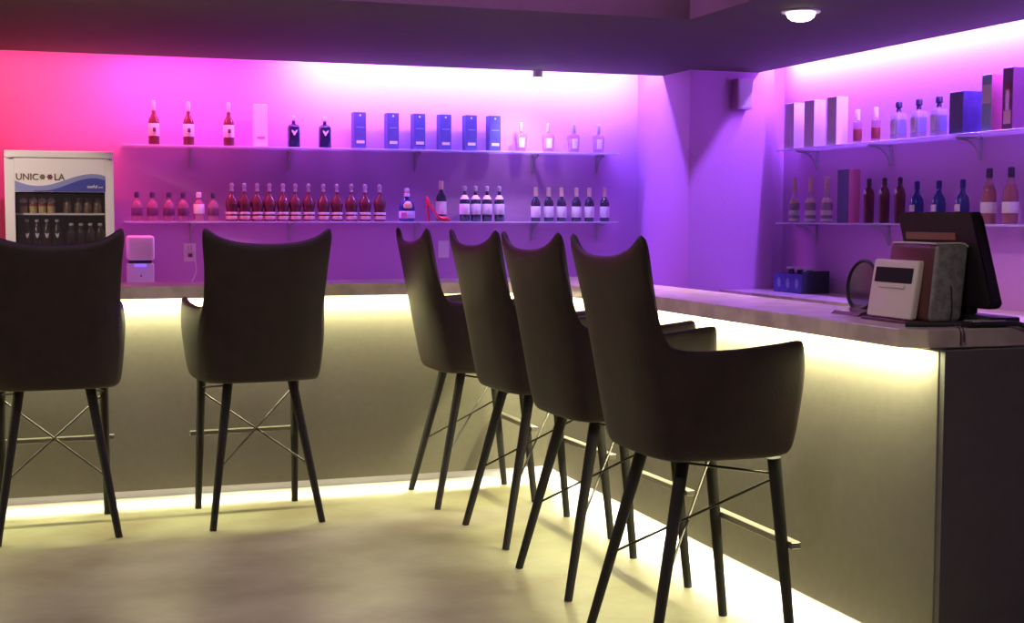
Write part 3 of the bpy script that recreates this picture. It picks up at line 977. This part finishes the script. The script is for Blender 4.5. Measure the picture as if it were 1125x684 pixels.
# ------------------------------------------------------------ bar stools
# shell columns (outer surface), right half, from the back centre round to the arm front
COLS = [
    [(0, -.205, .662), (0, -.240, .680), (0, -.285, .90), (0, -.322, 1.10), (0, -.352, 1.296)],
    [(.115, -.201, .662), (.125, -.236, .680), (.130, -.281, .90), (.125, -.319, 1.10), (.130, -.351, 1.304)],
    [(.185, -.186, .662), (.205, -.221, .680), (.210, -.264, .90), (.196, -.308, 1.10), (.225, -.345, 1.330)],
    [(.225, -.165, .662), (.252, -.195, .680), (.258, -.240, .90), (.236, -.292, 1.10), (.296, -.336, 1.366)],
    [(.240, -.140, .662), (.267, -.165, .680), (.276, -.208, .88), (.256, -.268, 1.05), (.288, -.300, 1.225)],
    [(.250, -.112, .662), (.276, -.135, .680), (.288, -.172, .85), (.274, -.225, .99), (.280, -.258, 1.105)],
    [(.257, -.080, .662), (.284, -.098, .680), (.298, -.125, .84), (.294, -.160, .94), (.276, -.205, 1.022)],
    [(.262, .000, .662), (.292, .000, .680), (.311, -.005, .84), (.315, -.010, .94), (.302, -.060, 1.012)],
    [(.262, .110, .662), (.292, .125, .680), (.315, .130, .84), (.321, .135, .94), (.314, .110, 1.026)],
    [(.258, .185, .668), (.286, .212, .690), (.306, .232, .84), (.312, .240, .96), (.306, .234, 1.040)],
]


def make_stool():
    t = empty('bar_stool', (0, 0, 0))
    full = [[(-x, y, z) for x, y, z in c] for c in reversed(COLS[1:])] + COLS
    cols = [catmull(c, 3) for c in full]
    rows = list(zip(*cols))
    rows = [catmull(list(r), 3) for r in rows]
    bm = bmesh.new()
    V = [[bm.verts.new(p) for p in r] for r in rows]
    for i in range(len(V) - 1):
        for j in range(len(V[0]) - 1):
            bm.faces.new((V[i][j], V[i][j + 1], V[i + 1][j + 1], V[i + 1][j]))
    for f in bm.faces:
        f.normal_update()
    # make the normals point outwards
    c = sum((f.normal.dot(f.calc_center_median() - Vector((0, .05, .85))) for f in bm.faces))
    if c < 0:
        bmesh.ops.reverse_faces(bm, faces=bm.faces)
    me = bpy.data.meshes.new('shell')
    bm.to_mesh(me)
    bm.free()
    for p in me.polygons:
        p.use_smooth = True
    me.materials.append(M['leather'])
    o = bpy.data.objects.new('shell', me)
    scene.collection.objects.link(o)
    o.parent = t
    s = o.modifiers.new('thick', 'SOLIDIFY')
    s.thickness = .034
    s.offset = -1
    s.use_even_offset = False
    ss = o.modifiers.new('smooth', 'SUBSURF')
    ss.levels = 1
    ss.render_levels = 1
    # seat cushion
    bm = bmesh.new()
    for z, k, yf in ((.662, .86, .17), (.69, .94, .20), (.76, .97, .225), (.80, .92, .215), (.812, .7, .16)):
        pass
    rings = []
    for z, a, yb, yf in ((.655, .235, -.15, .16), (.668, .248, -.17, .185), (.72, .258, -.19, .205), (.775, .258, -.20, .205), (.80, .235, -.17, .185), (.806, .17, -.11, .12)):
        ring = []
        for k in range(32):
            th = 2 * PI * k / 32
            cx, sy = math.cos(th), math.sin(th)
            q = (abs(cx) ** 3.2 + abs(sy) ** 3.2) ** (-1 / 3.2)
            cx, sy = cx * q, sy * q
            ring.append(bm.verts.new((a * cx, (yf + yb) / 2 + (yf - yb) / 2 * sy, z)))
        rings.append(ring)
    for i in range(len(rings) - 1):
        for k in range(32):
            bm.faces.new((rings[i][k], rings[i][(k + 1) % 32], rings[i + 1][(k + 1) % 32], rings[i + 1][k]))
    bm.faces.new(rings[0]); bm.faces.new(rings[-1])
    link_mesh('seat', bm, 'leather', t, angle=60)
    # legs
    RT, RF = [(.150, -.110, .652), (.252, -.262, 0)], [(.226, .175, .652), (.238, .246, 0)]
    for sx in (-1, 1):
        for (a, b) in (RT, RF):
            bm = bmesh.new()
            tube(bm, (b[0] * sx, b[1], b[2]), (a[0] * sx, a[1], a[2]), .0155, .0225, 14)
            link_mesh('leg', bm, 'legs', t)

    def on(leg, z, sx):
        a, b = leg
        k = (z - b[2]) / (a[2] - b[2])
        return Vector(((b[0] + (a[0] - b[0]) * k) * sx, b[1] + (a[1] - b[1]) * k, z))
    # crossed tie rods from the front leg tops to the back legs
    for sx in (-1, 1):
        bm = bmesh.new()
        tube(bm, on(RF, .585, sx) + Vector((0, 0, .004 * sx)), on(RT, .265, -sx) + Vector((0, 0, .004 * sx)), .0045, n=8)
        link_mesh('tie_rod', bm, 'wire', t)
    for sx in (-1, 1):
        bm = bmesh.new()
        tube(bm, on(RF, .60, sx), (on(RT, .64, sx)), .0045, n=8)
        link_mesh('side_rod', bm, 'wire', t)
    bm = bmesh.new()
    box(bm, (-.275, .215, .362), (.275, .250, .384), .002, 1)
    link_mesh('footrest', bm, 'footrest', t, smooth=False)
    return t


st = make_stool()
STOOLS = [
    (.025, 6.435, 1.5, 'dark leather bar stool at far left hiding the fridge bottom'),
    (.930, 6.445, 3, 'dark leather bar stool seen squarely from behind beside the outlet'),
    (2.04, 6.54, -90, 'farthest brown stool of the right-hand row, nearest the bar corner'),
    (2.085, 5.69, -87, 'second farthest brown stool of the right-hand row'),
    (2.06, 4.875, -88, 'second nearest brown stool of the right-hand row'),
    (2.02, 4.03, -90, 'nearest and largest brown stool, armrest in full view at right'),
]
for i, (x, y, a, lb) in enumerate(STOOLS):
    o = st if i == 0 else copy_tree(st)
    o.location = (x, y, 0)
    o.rotation_euler = (0, 0, R(a))
    tag(o, lb, 'bar stool', 'bar stools along the counter')

# ------------------------------------------------------------ lamps


def downlight(x, y, power, label, vis=True):
    t = empty('downlight', (x, y, 2.43), label, 'lamp', 'recessed downlights')
    link_mesh('trim_ring', lathe(bmesh.new(), [(.075, -.010), (.095, -.008), (.095, -.0005), (.075, -.0006)], 28), 'white', t)
    link_mesh('lens', lathe(bmesh.new(), [(.02, -.052), (.045, -.046), (.064, -.032), (.073, -.0101)], 28), 'lamp_glow', t)
    ld = bpy.data.lights.new('downlight_lamp', 'SPOT')
    ld.energy = power
    ld.spot_size = R(132)
    ld.spot_blend = 1
    ld.shadow_soft_size = .06
    ld.color = (1, .70, .74)
    l = bpy.data.objects.new('downlight_lamp', ld)
    scene.collection.objects.link(l)
    l.parent = t
    l.location = (0, 0, -.07)


downlight(3.532, 5.931, 150, 'bright round downlight in the dropped ceiling at upper right')
# small spotlight at the cove lip
sp = empty('spotlight', (3.25, 8.93, 2.43), 'small bright spotlight at the ceiling lip above pink decanters', 'lamp')
link_mesh('housing', lathe(bmesh.new(), [(.030, -.050), (.034, -.048), (.034, -.0005)], 18), 'white', sp)
link_mesh('bulb', lathe(bmesh.new(), [(.012, -.138), (.034, -.130), (.048, -.110), (.050, -.090), (.040, -.066), (.022, -.0501)], 20), 'lamp_glow', sp)
ld = bpy.data.lights.new('spotlight_lamp', 'SPOT')
ld.energy = 14
ld.spot_size = R(95)
ld.spot_blend = .8
ld.shadow_soft_size = .03
ld.color = (1, .85, .9)
l = bpy.data.objects.new('spotlight_lamp', ld)
scene.collection.objects.link(l)
l.parent = sp
l.location = (0, .02, -.15)
l.rotation_euler = (R(35), 0, 0)
# little speaker box high on the column
wb = empty('wall_speaker', (4.60, 8.529, 2.27), 'small pale box fixed high on the column under the dropped ceiling', 'speaker')
link_mesh('housing', B((-.06, -.09, -.105), (.06, -.0005, .105), .006), 'wall', wb)
link_mesh('grille', B((-.05, -.094, -.095), (.05, -.0905, .095), .001, 1), 'bracket', wb)
